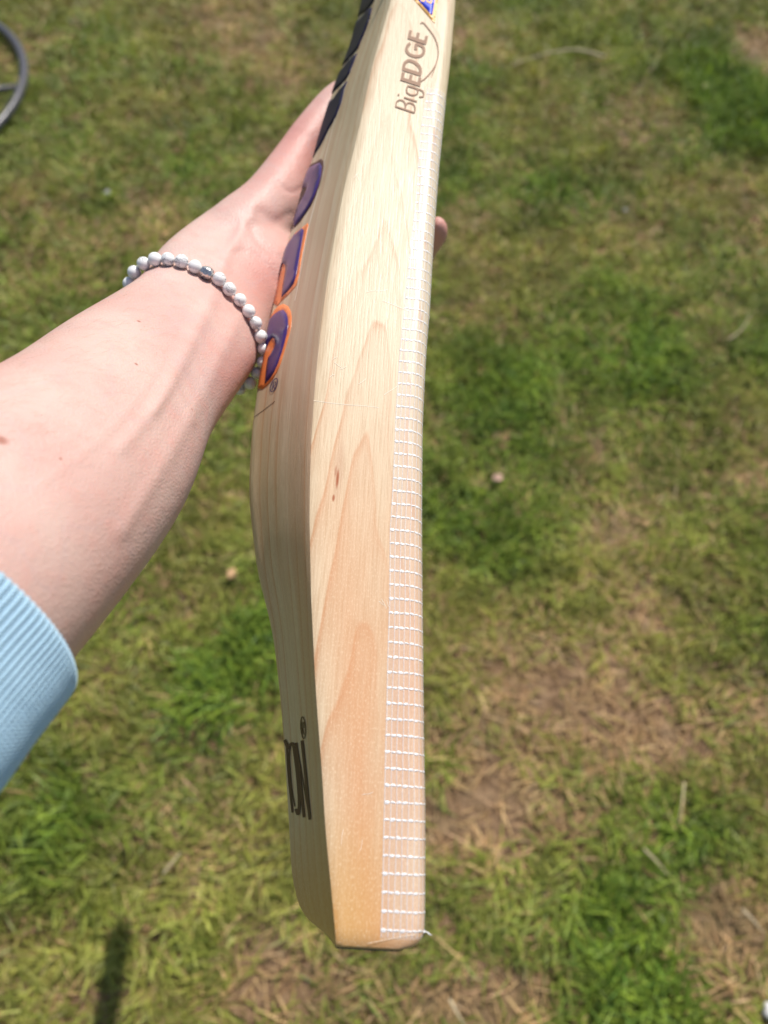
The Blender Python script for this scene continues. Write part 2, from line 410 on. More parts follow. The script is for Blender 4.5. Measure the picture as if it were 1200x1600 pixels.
KN = on_plane(527, 748, 0); KN2 = on_plane(521, 778, 0); KN3 = on_plane(530, 735, 0)
KNOTS = [(KN.x, KN.y, .0007, .0050, .95), (KN2.x, KN2.y, .0006, .0019, .95), (KN3.x, KN3.y, .0022, .016, .22), (KN.x-.0009, KN.y+.003, .0005, .003, .6)]
M_wood = willow()
YT = .0
ysec = [.0, .0006, .0015, .003, .0045, .006]+list(np.arange(.009, .535, .004))
rings = [ring(y) for y in ysec]
# shoulders narrowing to the handle
def handle_ring(y, rr, cx, cz, ref, t):
    out = []
    for (px_, _, pz_) in ref:
        dx, dz = px_-cx, pz_-cz; a = math.atan2(dz, dx); q = (cx+rr*math.cos(a), y, cz+rr*math.sin(a))
        out.append((lerp(px_, q[0], t), y, lerp(pz_, q[2], t)))
    return out
yl = ysec[-1]; cxh = (xF(yl)+back_x(yl, 1))/2-.002; czh = -BW/2
for i in range(1, 9):
    t = i/8; t2 = t*t*(3-2*t); rings.append(handle_ring(yl+.05*t, .0185, cxh, czh, ring(yl), t2))
v, f = loft_rings(rings)
bat = empty('cricket_bat', BM)
tag(bat, 'pale willow cricket bat held edge up with purple and orange lettering', 'cricket bat')
blade_me = mesh('blade', v, f); blade = link('blade', blade_me, M_wood, bat); blade_me.set_sharp_from_angle(angle=R(28))
BVH = BVHTree.FromPolygons([Vector(p) for p in v], f)
# handle with rubber grip
M_grip = plain('grip_rubber', (.05, .035, .12), .7, 300)
hr = []
for i in range(70):
    y = yl+.045+.29*i/69; r = .0178+.0008*math.sin(i*1.25)-(.006 if i == 69 else 0)
    hr.append([(cxh+r*math.cos(a), y, czh+r*math.sin(a)) for a in np.linspace(0, 2*math.pi, 24, endpoint=False)])
vv, ff = loft_rings(hr); link('handle', mesh('handle', vv, ff), M_grip, bat)
# thin dark plate, slightly smaller than the toe, set under it
M_toe_plate = plain('dark_toe_plate', (.05, .045, .05), .55, 400)
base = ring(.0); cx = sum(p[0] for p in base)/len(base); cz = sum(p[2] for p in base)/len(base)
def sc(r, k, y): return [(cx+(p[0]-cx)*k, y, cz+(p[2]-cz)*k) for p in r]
vv, ff = loft_rings([sc(base, .93, -.0008), sc(base, .97, -.0005), sc(base, .99, .0001)]); link('toe_plate', mesh('toe_plate', vv, ff), M_toe_plate, bat)

# ------------------------------------------------------------------ prints and stickers on the blade
def hit(px, py):
    o, d = ray(px, py); r = BVH.ray_cast(o, d); return r[0]
ysp = sorted([(b, on_plane(a, b, -BW/2).y) for a, b in SPIN])
def pt_back(p):
    if p[0] == 'u':
        y = float(np.interp(p[1], [q[0] for q in ysp], [q[1] for q in ysp]))
        if p[1] < 0: y += -p[1]*.00045
        return (y, p[2])
    h = hit(*p)
    if h is None:
        q = pt_back(('u', p[1], 1.0)); return q
    return (h.y, min(1.02, -h.z/(BW/2)))
def pt_edge(p):
    q = on_plane(p[0], p[1], 0); return (q.y, q.x)
def surf_back(a, b):
    return Vector((back_x(a, b), a, -b*BW/2))
def n_back(a, b):
    e = .002; t1 = surf_back(a+e, b)-surf_back(a-e, b); t2 = surf_back(a, b+.03)-surf_back(a, b-.03)
    n = t1.cross(t2).normalized(); return n if n.x < 0 else -n
def surf_edge(a, b): return Vector((b, a, 0))
def n_edge(a, b): return Vector((0, 0, 1))
def inside(poly, x, y):
    c = False; j = len(poly)-1
    for i in range(len(poly)):
        xi, yi = poly[i]; xj, yj = poly[j]
        if (yi > y) != (yj > y) and x < (xj-xi)*(y-yi)/(yj-yi)+xi: c = not c
        j = i
    return c
def decal(name, poly, mat, parent, h=.0003, side='back', raised=0.0, bev=.0):
    pf, sf, nf, kx, ky = (pt_back, surf_back, n_back, 1.0, BW/2) if side == 'back' else (pt_edge, surf_edge, n_edge, 1.0, 1.0)
    P = [pf(p) for p in poly]
    P = [(a*kx, b*ky) for a, b in P]
    Q = []
    for i in range(len(P)):                   # resample the outline
        a, b = P[i], P[(i+1) % len(P)]; L = math.hypot(a[0]-b[0], a[1]-b[1]); m = max(1, int(L/.002))
        for k in range(m): Q.append((lerp(a[0], b[0], k/m), lerp(a[1], b[1], k/m)))
    xs = [q[0] for q in Q]; ys = [q[1] for q in Q]; st = .0022
    extra = []
    for i in range(int((max(xs)-min(xs))/st)+1):
        for j in range(int((max(ys)-min(ys))/st)+1):
            x, y = min(xs)+st*(i+.5), min(ys)+st*(j+.5)
            if inside(Q, x, y) and min((x-q[0])**2+(y-q[1])**2 for q in Q) > (st*.5)**2: extra.append((x, y))
    pts = [Vector(q) for q in Q+extra]; n = len(Q)
    r = delaunay_2d_cdt(pts, [(i, (i+1) % n) for i in range(n)], [], 0, 1e-7)
    vs_, fs = r[0], r[2]
    fs = [t for t in fs if inside(Q, sum(vs_[i][0] for i in t)/3, sum(vs_[i][1] for i in t)/3)]
    V, top = [], []
    for q in vs_:
        a, b = q[0]/kx, q[1]/ky; p0 = sf(a, b); nn = nf(a, b)
        rise = h
        if raised:
            dd = min(math.hypot(q[0]-o[0], q[1]-o[1]) for o in Q); rise = h+raised*min(1, dd/.0016)**.6
        V.append(p0+nn*rise)
    fs = [t if (V[t[1]]-V[t[0]]).cross(V[t[2]]-V[t[0]]).dot(nf(vs_[t[0]][0]/kx, vs_[t[0]][1]/ky)) > 0 else t[::-1] for t in fs]
    # side skirt
    ed = {}
    for t in fs:
        for i in range(len(t)):
            e = (t[i], t[(i+1) % len(t)]); ed[e] = 1
    m = len(V); low = {}
    for e in [e for e in ed if (e[1], e[0]) not in ed]:
        for q in e:
            if q not in low:
                a, b = vs_[q][0]/kx, vs_[q][1]/ky; low[q] = len(V); V.append(sf(a, b)-nf(a, b)*.0001)
        fs.append((e[1], e[0], low[e[0]], low[e[1]]))
    return link(name, mesh(name, V, fs), mat, parent)
def stroke(line, wd, closed=False):           # polygon around a pixel polyline
    P = [Vector(p) for p in line]; n = len(P); Lf, Rt = [], []
    for i in range(n):
        d = (P[(i+1) % n]-P[i-1]) if (closed or 0 < i < n-1) else (P[1]-P[0] if i == 0 else P[-1]-P[-2])
        d.normalize(); s = Vector((-d.y, d.x))*wd/2; Lf.append(P[i]+s); Rt.append(P[i]-s)
    return Lf, Rt
def strokes(name, lines, mat, parent, side, h=.00025, smooth_n=4):
    V, fs = [], []
    pf, sf, nf = (pt_back, surf_back, n_back) if side == 'back' else (pt_edge, surf_edge, n_edge)
    for line, wd, *opt in lines:
        closed = bool(opt and opt[0]); curvy = len(line) > 2 and not (len(opt) > 1 and opt[1])
        if curvy:
            L2 = line+[line[0]] if closed else line
            line = [tuple(p) for p in catmull(L2, smooth_n)]
            if closed: line = line[:-1]
        Lf, Rt = stroke(line, wd, closed); n = len(line); b0 = len(V); hh = h+random.random()*.00006
        for q in Lf+Rt:
            a, b = pf((q.x, q.y)); V.append(sf(a, b)+nf(a, b)*hh)
        for i in range(n if closed else n-1):
            j = (i+1) % n; t = (b0+i, b0+j, b0+n+j, b0+n+i)
            nn = (V[t[1]]-V[t[0]]).cross(V[t[2]]-V[t[0]]); ref = Vector((-1, 0, .3)) if side == 'back' else Vector((0, 0, 1))
            fs.append(t if nn.dot(ref) > 0 else t[::-1])
    return link(name, mesh(name, V, fs), mat, parent, smooth=False)

M_purple = plain('purple_gel', (.055, .028, .15), .28, 0, Specular__IOR__Level=.35)
M_navy = plain('navy_gel', (.012, .009, .038), .45, 0, Specular__IOR__Level=.15)
M_orange = plain('orange_print', (.80, .225, .06), .35, 200)
M_burn = plain('burnt_brown', (.085, .035, .025), .6, 800)
M_branded = plain('branded_brown', (.30, .165, .095), .65, 900)
M_inkp = plain('purple_ink', (.07, .045, .14), .5, 0)
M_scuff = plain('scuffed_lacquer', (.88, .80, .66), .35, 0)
M_blue = plain('blue_print', (.03, .06, .62), .3, 0)
M_lorange = plain('light_orange_print', (.85, .45, .13), .35, 0)

def z5(L): return [p if p[0] == 'u' else (380+p[0]/8, 440+p[1]/8) for p in L]
def z4(L): return [p if p[0] == 'u' else (400+p[0]/7.5, 220+p[1]/7.5) for p in L]
def z2(L): return [p if p[0] == 'u' else (450+p[0]/4, p[1]/4) for p in L]
# hooked letter nearest the toe
decal('letter_outline', z5([('u', 496, 1.5), ('u', 496, 1.0), (400,350),(450,303),(510,280),(560,310),(595,370),(606,450),(600,560),(577,660),(547,770),(510,890),(472,1020),(430,1120),(370,1225),(300,1300),(242,1345),('u', 607, 1.0),('u', 606, 1.5)]), M_orange, bat, .0002)
decal('letter', z5([('u', 500, 1.45), ('u', 500, 1.0), (400,412),(460,370),(508,358),(545,400),(562,460),(566,550),(547,660),(516,780),(480,900),(440,1020),(390,1135),(330,1225),(280,1272),(305,1040),(320,955),(348,918),(386,850),(410,790),(406,725),(375,700),(345,735),(315,790),(285,860),('u', 551, 1.0),('u', 551, 1.45)]), M_purple, bat, .0005, raised=.00045)
# second letter with a slanted foot
decal('letter_outline', [('u', 380, 1.5), ('u', 380, 1.0), (462,364),(481,349),(482,352),(477,375),(472,400),(468,425),(463,446),(452,459),(440,470),(434,478),('u', 474, 1.0),('u', 440, 1.0),('u', 440, 1.5)], M_orange, bat, .0002)
decal('letter', [('u', 386, 1.45), ('u', 386, 1.0), (460,368),(473,357),(475,361),(471,385),(467,410),(463,432),(459,444),(450,455),(441,464),(443,446),(446,430),(448,416),(443,411),('u', 417, 1.0),('u', 417, 1.45)], M_purple, bat, .0005, raised=.00045)
# third letter, another hook
decal('letter_outline', z4([('u', 258, 1.5), ('u', 258, 1.0),(710,250),(765,212),(797,245),(792,330),(768,450),(735,560),(690,670),(640,770),(580,860),(520,945),(455,1015),('u', 353, 1.0),('u', 353, 1.5)]), M_burn, bat, .0003)
decal('letter', z4([('u', 264, 1.45), ('u', 264, 1.0),(700,283),(755,262),(775,300),(768,400),(738,520),(695,640),(636,760),(575,858),(515,938),(455,1005),('u', 349, 1.0),('u', 326, 1.0),(540,700),(582,620),(600,570),(588,545),('u', 293, 1.0),('u', 293, 1.45)]), M_purple, bat, .0005, raised=.00045)
for L in ([('u', 246, 1.45), ('u', 246, 1.0), (210,900),(260,800),(300,730),(335,640),(352,560),(372,508),(325,560),(285,620),('u', 158, 1.0),('u', 158, 1.45)],
          [('u', 146, 1.45), ('u', 146, 1.0), (320,540),(360,500),(385,460),(400,420),(420,370),(432,335),(395,365),(350,420),('u', 111, 1.0),('u', 111, 1.45)],
          [('u', 103, 1.45), ('u', 103, 1.0),(380,370),(440,300),(460,250),(490,180),(510,120),(525,50),(500,60),(460,112),('u', 34, 1.0),('u', 34, 1.45)],
          [('u', 26, 1.45), ('u', 26, 1.0),(490,70),(525,25),(540,0),(548,-40),(520,-40),('u', -10, 1.0),('u', -10, 1.45)]):
    decal('letter', z2(L), M_navy, bat, .0004, raised=.0004)
def circ(cx, cy, rx, ry, rot=0, n=14):
    return [(cx+rx*math.cos(a)*math.cos(rot)-ry*math.sin(a)*math.sin(rot), cy+rx*math.cos(a)*math.sin(rot)+ry*math.sin(a)*math.cos(rot)) for a in np.linspace(0, 2*math.pi, n, endpoint=False)]
o = strokes('registered_mark', [(circ(428.6, 602, 4.2, 11, R(22)), 1.3, True), ([(425.5,609),(429,597),(431.5,597),(431,602),(427.6,603),(429.8,608)], 1.2, False, True)], M_inkp, bat, 'back')
# upright word near the toe
def z6(L): return [(400+a/4, 1150+b/4) for a, b in L]
strokes('printed_word', [
    (z6([(184,58),(204,48)]), 16, False), (z6([(196,70),(207,250),(231,478)]), 3.0, False),
    (z6([(216,58),(212,150),(226,330),(246,440)]), 1.8, False), (z6([(216,58),(228,48),(240,70),(262,240),(274,400),(268,488),(252,455)]), 4.6, False),
    (z6([(254,42),(278,260),(303,508)]), 4.0, False), (z6([(291,28),(315,260),(340,522)]), 4.2, False), (z6([(256,42),(300,300),(338,520)]), 1.6, False)], M_burn, bat, 'back')
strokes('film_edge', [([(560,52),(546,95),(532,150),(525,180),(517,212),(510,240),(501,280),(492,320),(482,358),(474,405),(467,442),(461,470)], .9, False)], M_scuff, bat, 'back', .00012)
strokes('film_edge', [([(397,652),(412,641),(430,627)], .8, False)], M_burn, bat, 'back', .00012)
strokes('registered_mark', [(circ(474.5, 1137, 3.6, 17, R(-4)), 1.3, True), ([(472.8,1147),(473.2,1128),(475.6,1128),(475.8,1137),(473.4,1138),(476.4,1148)], 1.2, False, True)], M_burn, bat, 'back')
# branded wordmark on the edge
def z8(L): return [(600+a/8, b/8) for a, b in L]
BT, BB, BA = 2.4, 5.4, 4.6
strokes('branded_wordmark', [
    (z8([(142,1335),(383,1415)]), BT), (z8([(146,1335),(162,1275),(205,1255),(250,1275),(266,1320),(262,1372)]), BT), (z8([(262,1372),(280,1310),(320,1290),(370,1312),(388,1360),(381,1412)]), BT),
    (z8([(172,1186),(190,1194)]), BT*1.1), (z8([(250,1222),(412,1275)]), BT),
    (z8([(280,1118),(292,1165),(345,1192),(398,1188),(424,1155),(412,1120),(360,1090),(300,1085)]), BT, True), (z8([(290,1076),(455,1128),(492,1165),(488,1212),(440,1215)]), BT),
    (z8([(208,988),(455,1068)]), BB), (z8([(224,1000),(242,908)]), BA), (z8([(322,1020),(340,942)]), BA), (z8([(432,1058),(450,975)]), BA),
    (z8([(230,864),(468,940)]), BB), (z8([(242,872),(258,800),(310,762),(390,790),(448,850),(455,925)]), BA),
    (z8([(326,545),(288,590),(284,645),(325,688),(395,710),(460,702),(496,660),(492,600),(450,568),(402,562),(396,628)]), BA*.95),
    (z8([(300,468),(530,545)]), BB), (z8([(314,480),(332,385)]), BA), (z8([(410,505),(430,415)]), BA), (z8([(514,540),(534,455)]), BA),
    (z8([(455,300),(490,290),(560,370),(630,470),(670,580),(677,690),(650,800),(600,890),(520,980),(450,1030)]), 2.0), (z8([(662,770),(640,850),(592,965)]), 1.0)], M_branded, bat, 'edge', smooth_n=5)
stk = decal('sticker', [(600,-55),(647,0),(679,37),(684,0),(690,-58)], M_lorange, bat, .0002, 'edge')
decal('sticker_panel', [(612,-47),(652.5,0),(675,25),(679.5,0),(684,-48)], M_blue, stk, .0004, 'edge')
strokes('sticker_letters', [([(657,-2),(656,-8),(661,-12),(664,-4),(662,3),(657,1)], 2.6, False), ([(668,5),(666,-6),(671,-11),(674,-3),(673,6),(669,4)], 2.6, False)], M_lorange, stk, 'edge', .00052)

# ------------------------------------------------------------------ fibre tape on the lower face corner
TAPE = [(594,1470),(594,1457),(600,1250),(601,1165),(603,1107),(607,960),(609,827),(611,800),(617,667),(624,547),(631,488),(636,427),(640,400),(650,300),(657.5,200),(667.5,136)]
tp = sorted([(p.y, p.x) for p in (on_plane(a, b, 0) for a, b in TAPE)])
def tape_x(y): return float(np.interp(y, [p[0] for p in tp], [p[1] for p in tp]))
yt0, yt1 = on_plane(600, 1467, 0).y, on_plane(682, 139, 0).y
FACE_DOWN = .010
def tape_pt(y, q, h):                         # q metres from the inner border, over the corner and down the face
    x1 = tape_x(y); flat = xF(y)-toe_in(y)*.9-CR-x1; arc = CR*math.pi/2; zi = toe_in(y)*.35
    if q < flat: return Vector((x1+q, y, -zi+h))
    q -= flat
    xc = xF(y)-toe_in(y)*.9-CR
    if q < arc: a = q/CR; return Vector((xc+(CR+h)*math.sin(a), y, -zi-CR+(CR+h)*math.cos(a)))
    q -= arc; return Vector((xc+CR+h, y, -zi-CR-q))
def tape_len(y): return xF(y)-toe_in(y)*.9-CR-tape_x(y)+CR*math.pi/2+FACE_DOWN
t = NT('clear_tape_film'); t.set(Base__Color=(.9, .88, .84, 1), Roughness=.22, Specular__IOR__Level=.6)
co = t.N('ShaderNodeTexCoord').outputs['Object']
t.bump(t.noise(t.scale(co, 900, 60, 900), 1, 2), .25, .0004); t.set(Alpha=.16); M_film = t.m
def thread_mat(name, alpha):
    t = NT(name); t.set(Base__Color=(.93, .93, .95, 1), Roughness=.3, Specular__IOR__Level=.8, Alpha=alpha)
    co = t.N('ShaderNodeTexCoord').outputs['Object']; t.bump(t.noise(co, 1800, 2), .6, .0006); return t.m
M_cross = thread_mat('glass_thread_crosswise', .78); M_long = thread_mat('glass_thread_lengthwise', .34)
ysT = np.linspace(yt0, yt1, 120); NQ = 26
V = [tape_pt(y, tape_len(y)*i/(NQ-1), .00012) for y in ysT for i in range(NQ)]
fs = [(k*NQ+i, k*NQ+i+1, (k+1)*NQ+i+1, (k+1)*NQ+i) for k in range(len(ysT)-1) for i in range(NQ-1)]
tape = link('edge_tape', mesh('edge_tape', V, fs), M_film, bat)
tape['label'] = 'clear fibre reinforced tape with white cross threads along the edge'
NL = 15
for i in range(NL):
    V, fs = [], []
    for k, y in enumerate(np.linspace(yt0+.0005, yt1-.0003*(i % 3), 150)):
        q = tape_len(y)*(.012+.976*i/(NL-1))+.00012*math.sin(k*.31+i*2.1)
        for dq, h in ((-.00020, .00013), (0, .00022), (.00020, .00013)): V.append(tape_pt(y, max(0, q+dq), h))
    for k in range(149):
        for j in range(2): fs.append((k*3+j, k*3+j+1, k*3+j+4, k*3+j+3))
    link('lengthwise_thread', mesh('lengthwise_thread', V, fs), M_long, tape)
# evenly spaced cross threads (spacing measured near the toe)
yc = on_plane(630, 1455, 0).y; step = yc*0+(on_plane(630, 1425, 0).y-yc)
k = 0; y = yc
while y < yt1-.001:
    V, fs = [], []; Lq = tape_len(y); n = 99
    ph = random.random()*6; tilt = random.uniform(-.0004, .0004)
    for i in range(n):
        s = i/(n-1); q = Lq*s*.995; cell = s*(NL-1)
        bumpv = abs(math.sin(math.pi*cell)) ** .8
        wd = .00002+.00050*min(1, max(0, bumpv-.35)/.3)*(.85+.25*math.sin(ph+int(cell)*2.3))*(1-.8*s); hh = .00017+.00006*bumpv
        for dy, h in ((-wd, .00016), (-wd*.4, hh), (wd*.4, hh), (wd, .00016)): V.append(tape_pt(y+dy+tilt*s+.00008*math.sin(i*.7+ph), q, h))
    for i in range(n-1):
        for j in range(3): fs.append((i*4+j, i*4+j+1, i*4+j+5, i*4+j+4))
    link('cross_thread', mesh('cross_thread', V, fs), M_cross, tape)
    y += step; k += 1
# loose end of thread sticking out past the face
pa = on_plane(663, 1457, -.004); V, fs = [], []
for i in range(7):
    s = i/6; c = pa+Vector((.0026*s-.0004, .0003*math.sin(s*5)-.0002*s, .0008*s)); r = .0003*(1-.5*s)+.00012*math.sin(i*2)
    for a in range(5): V.append(c+Vector((0, r*math.cos(a*1.2566), r*math.sin(a*1.2566))))
for i in range(6):
    for a in range(5): fs.append((i*5+a, i*5+(a+1) % 5, (i+1)*5+(a+1) % 5, (i+1)*5+a))
link('loose_thread', mesh('loose_thread', V, fs), M_cross, tape)
# scuffs in the clear finish
sc_l = []
for (a, b) in [((490,626),(548,633)),((548,633),(592,637)),((524,452),(537,449)),((573,457),(590,454)),((598,470),(640,487)),((593,455),(606,452)),
               ((531,577),(541,573)),((534,575),(522,566)),((520,562),(527,558)),((575,1474),(650,1460)),((592,939),(601,946)),((596,936),(604,951)),((604,938),(607,948)),
               ((553,278),(560,270)),((556,272),(561,282)),((560,600),(572,592)),((515,590),(523,585)),((600,617),(622,603)),((566,1241),(583,1238)),((533,1320),(536,1296)),((562,1330),(566,1312))]:
    m = ((a[0]+b[0])/2+random.uniform(-1, 1), (a[1]+b[1])/2+random.uniform(-1, 1)); sc_l.append(([a, m, b], .55))
strokes('scuff_marks', sc_l, M_scuff, bat, 'edge', .00008, 3)['kind'] = 'stuff'

# ------------------------------------------------------------------ person: arm and hand
def frame_loft(st, n=40, sub=8, exp=2.15, capends=True):
    """st: rows of centre(3), u(3), a, b in world space -> verts, faces of an elliptic tube"""
    A = catmull(st, sub); m = len(A); V, fs = [], []
    for k in range(m):
        c = A[k, :3]; tn = A[min(k+1, m-1), :3]-A[max(k-1, 0), :3]; tn /= np.linalg.norm(tn)
        u = A[k, 3:6]; u = u-tn*np.dot(u, tn); u /= np.linalg.norm(u); v_ = np.cross(tn, u)
        a, b = A[k, 6], A[k, 7]
        for i in range(n):
            th = 2*math.pi*i/n; cs, sn = math.cos(th), math.sin(th)
            r = (abs(cs)**exp+abs(sn)**exp)**(-1/exp)
            V.append(c+u*a*r*cs+v_*b*r*sn)
    for k in range(m-1):
        for i in range(n): fs.append((k*n+i, k*n+(i+1) % n, (k+1)*n+(i+1) % n, (k+1)*n+i))
    if capends: fs.append(tuple(range(n))[::-1]); fs.append(tuple((m-1)*n+i for i in range(n)))
    return V, fs
RW = np.array(CM.to_3x3())
def wv(x, y, z): return RW @ np.array([x, y, -z])          # camera-space direction (right, up, forward)
def stn(L, Rr, Z, b, dz=0.0, shrink=1.0):
    c = np.array(W3((L[0]+Rr[0])/2, (L[1]+Rr[1])/2, Z)); h = .5*math.hypot(L[0]-Rr[0], L[1]-Rr[1])/F*Z*shrink
    u = wv((Rr[0]-L[0]), -(Rr[1]-L[1]), dz); u /= np.linalg.norm(u)
    return np.concatenate([c, u, [h, b]])
def BL(x, y, z): return np.array(BM @ Vector((x, y, z)))   # bat-local -> world
parts = []
s1 = stn((-250,715), (108,1032), .215, .038)
s4 = stn((216,444), (392,580), .36, .0215, 40, .98)
axis_back = (s1[:3]-s4[:3])/np.linalg.norm(s1[:3]-s4[:3])
s0 = s1.copy(); s0[:3] = s1[:3]+axis_back*.06+wv(-.004,.004,0); s0[6:] = (.0428, .040)
s00 = s1.copy(); s00[:3] = s1[:3]+axis_back*.15; s00[6:] = (.042, .040)
arm = [s00, s0, s1, stn((0,580), (238,858), .265, .0345, 0, .97), stn((105,512), (312,702), .31, .0285, 0, .97), s4,
       stn((258,388), (424,522), .385, .0205, 40, .97), stn((325,335), (486,474), .408, .020, .10), ]
parts.append(frame_loft(arm, 48, 8))
# palm reaching behind the back of the blade to the far edge
y0 = on_plane(690, 355, -.075).y
uu = arm[-1][3:6]
palm = [np.concatenate([arm[-2][:3], arm[-2][3:6], [.032, .0195]]),
        np.concatenate([arm[-1][:3]+wv(.004, 0, .004), uu, [.036, .019]]),
        np.concatenate([BL(-.086, y0-.044, -.100), np.array(BM.to_3x3() @ Vector((.25, -.9, .2))), [.039, .0165]]),
        np.concatenate([BL(-.064, y0-.026, -.121), np.array(BM.to_3x3() @ Vector((.2, -.95, .1))), [.040, .0135]]),
        np.concatenate([BL(-.046, y0-.018, -.127), np.array(BM.to_3x3() @ Vector((.1, -1, 0))), [.038, .011]])]
parts.append(frame_loft(palm, 40, 8))
# thumb lying along the back of the blade
uth = wv(.7, -.7, .15)
def th(px, py, Z, a, b): return np.concatenate([np.array(W3(px, py, Z)), uth, [a, b]])
thumb = [th(338, 420, .392, .020, .017), th(378, 372, .405, .0205, .0185), th(424, 322, .418, .0175, .017), th(463, 250, .432, .0128, .0128),
         th(482, 222, .437, .0125, .0122), th(505, 190, .442, .0118, .0110), th(526, 163, .446, .0110, .0098), th(541, 143, .449, .0085, .0075), th(549, 133, .451, .004, .004)]
parts.append(frame_loft(thumb, 32, 8, 2.0))
# fingers: under the far edge and up against the face
def finger(dy, r, tipz, tipx, yt):
    xf = xF(min(.5, y0+dy)); uf = np.array(BM.to_3x3() @ Vector((0, 1, 0)))
    pts = [(-.052, y0-.020+dy, -.126, r*1.05), (-.026, y0-.012+dy, -.1215, r), (xf-.009, y0-.006+dy, -.1155, r*.98), (xf+.001, y0-.002+dy*.98, -.107, r*.86), (xf+r*.55+tipx*.3, y0+dy*.95+yt*.5, -.094, r*.8),
           (xf+r*.88+tipx, y0+dy*.92+yt, tipz-.008, r*.86), (xf+r*.80+tipx, y0+dy*.91+yt, tipz, r*.68), (xf+r*.76+tipx, y0+dy*.91+yt, tipz+.004, r*.3)]
    if tipx < -.008: pts = pts[:3]+[(xf-.004, y0-.004+dy, -.1135, r*.85), (xf+.001, y0-.003+dy, -.1125, r*.35)]   # tip resting under the far edge
    return [np.concatenate([BL(a, b, c), uf, [q, q*.95]]) for a, b, c, q in pts]
for dy, r, tz, tx, yt in ((.022, .0078, -.097, -.005, 0), (0, .0078, -.073, .0012, 0.0), (-.019, .0074, -.106, -.009, 0), (-.037, .0066, -.106, -.010, 0)):
    parts.append(frame_loft(finger(dy, r, tz, tx, yt), 20, 6, 2.0))
V, fs = [], []
for v_, f_ in parts:
    b0 = len(V); V += list(v_); fs += [tuple(i+b0 for i in q) for q in f_]
tmp = link('tmp_arm', mesh('tmp_arm', V, fs))
bm = bmesh.new(); bm.from_mesh(tmp.data); bmesh.ops.recalc_face_normals(bm, faces=bm.faces); bm.to_mesh(tmp.data); bm.free()
rm = tmp.modifiers.new('r', 'REMESH'); rm.mode = 'VOXEL'; rm.voxel_size = .0016; rm.use_smooth_shade = True
sm = tmp.modifiers.new('s', 'SMOOTH'); sm.factor = .5; sm.iterations = 14
dg = bpy.context.evaluated_depsgraph_get(); arm_me = bpy.data.meshes.new_from_object(tmp.evaluated_get(dg))
bpy.data.objects.remove(tmp); arm_me.name = 'arm_and_hand'
# tendons, creases and veins as gentle relief; flush map
n = len(arm_me.vertices); co = np.zeros(n*3); arm_me.vertices.foreach_get('co', co); co = co.reshape(-1, 3)
no = np.zeros(n*3); arm_me.vertices.foreach_get('normal', no); no = no.reshape(-1, 3)
CI = np.array(CM.inverted()); cc = co @ CI[:3, :3].T + CI[:3, 3]
PX = 600+F*cc[:, 0]/-cc[:, 2]; PY = 800-F*cc[:, 1]/-cc[:, 2]
facing = (no*(np.array(cam.location)-co)).sum(1) > 0
def ridge(line, wd, amp):
    P = catmull(line, 6); best = np.full(n, 1e9)
    for i in range(len(P)-1):
        a, b = P[i], P[i+1]; ab = b-a; t = np.clip(((PX-a[0])*ab[0]+(PY-a[1])*ab[1])/(ab@ab), 0, 1)
        best = np.minimum(best, np.hypot(PX-a[0]-t*ab[0], PY-a[1]-t*ab[1]))
    return amp*np.exp(-(best/wd)**2)*facing
disp = np.zeros(n)
disp += ridge([(395,330),(372,368),(355,400),(330,455),(290,540),(240,640)], 10, .0008)          # long tendon through the wrist
disp += ridge([(345,445),(310,520),(262,610),(190,700)], 11, .0007)
disp += ridge([(380,480),(330,585),(270,700),(190,830)], 12, .0006)
disp -= ridge([(385,335),(400,372),(425,395),(452,410)], 5, .0005)                               # wrist creases
disp -= ridge([(365,395),(395,395),(420,420),(435,445)], 5, .0005)
disp -= ridge([(430,285),(455,300),(478,290)], 4, .0006)
disp -= ridge([(405,330),(430,345),(452,335)], 9, .0009)
disp += ridge([(375,340),(405,300),(430,275)], 18, .0006)
disp -= ridge([(352,372),(375,350),(392,330)], 14, .0005)
disp += ridge([(150,560),(220,560),(270,600),(300,660)], 5, .00028)                              # faint veins
disp += ridge([(60,760),(140,700),(200,640),(250,570)], 6, .00028)
co = co+no*disp[:, None]; arm_me.vertices.foreach_set('co', co.reshape(-1)); arm_me.update()
fl = np.exp(-((PX-470)/70)**2-((PY-230)/80)**2)*1.0+np.exp(-((PX-420)/60)**2-((PY-430)/70)**2)*.75+np.exp(-((PX-375)/40)**2-((PY-590)/60)**2)*.6+np.exp(-((PX-700)/40)**2-((PY-355)/50)**2)*1.0
at = arm_me.attributes.new('flush', 'FLOAT', 'POINT'); at.data.foreach_set('value', np.clip(fl, 0, 1))
ABVH = BVHTree.FromPolygons([Vector(p) for p in co], [tuple(p.vertices) for p in arm_me.polygons])
def arm_hit(px, py):
    d = (CM.to_3x3() @ C3(px, py, 1)).normalized(); r = ABVH.ray_cast(Vector((0, 0, CAM_H)), d); return r[0]
moles = []
for px, py, r in ((217, 502, .0011), (213, 569, .0010), (2, 688, .0024), (95, 717, .0007), (300, 640, .0006)):
    h = arm_hit(px, py)
    if h: moles.append((tuple(h), r))
arm_me.materials.clear()
person = empty('person', Matrix.Translation(Vector(s00[:3])))
tag(person, 'outstretched bare forearm in a light blue sleeve, hand gripping the bat', 'person')
def adopt(o):                                 # keep world coordinates under the person's empty
    o.parent = person; o.matrix_parent_inverse = Matrix.Translation(-Vector(s00[:3])); return o
adopt(link('arm_and_hand', arm_me, skin_mat(moles)))

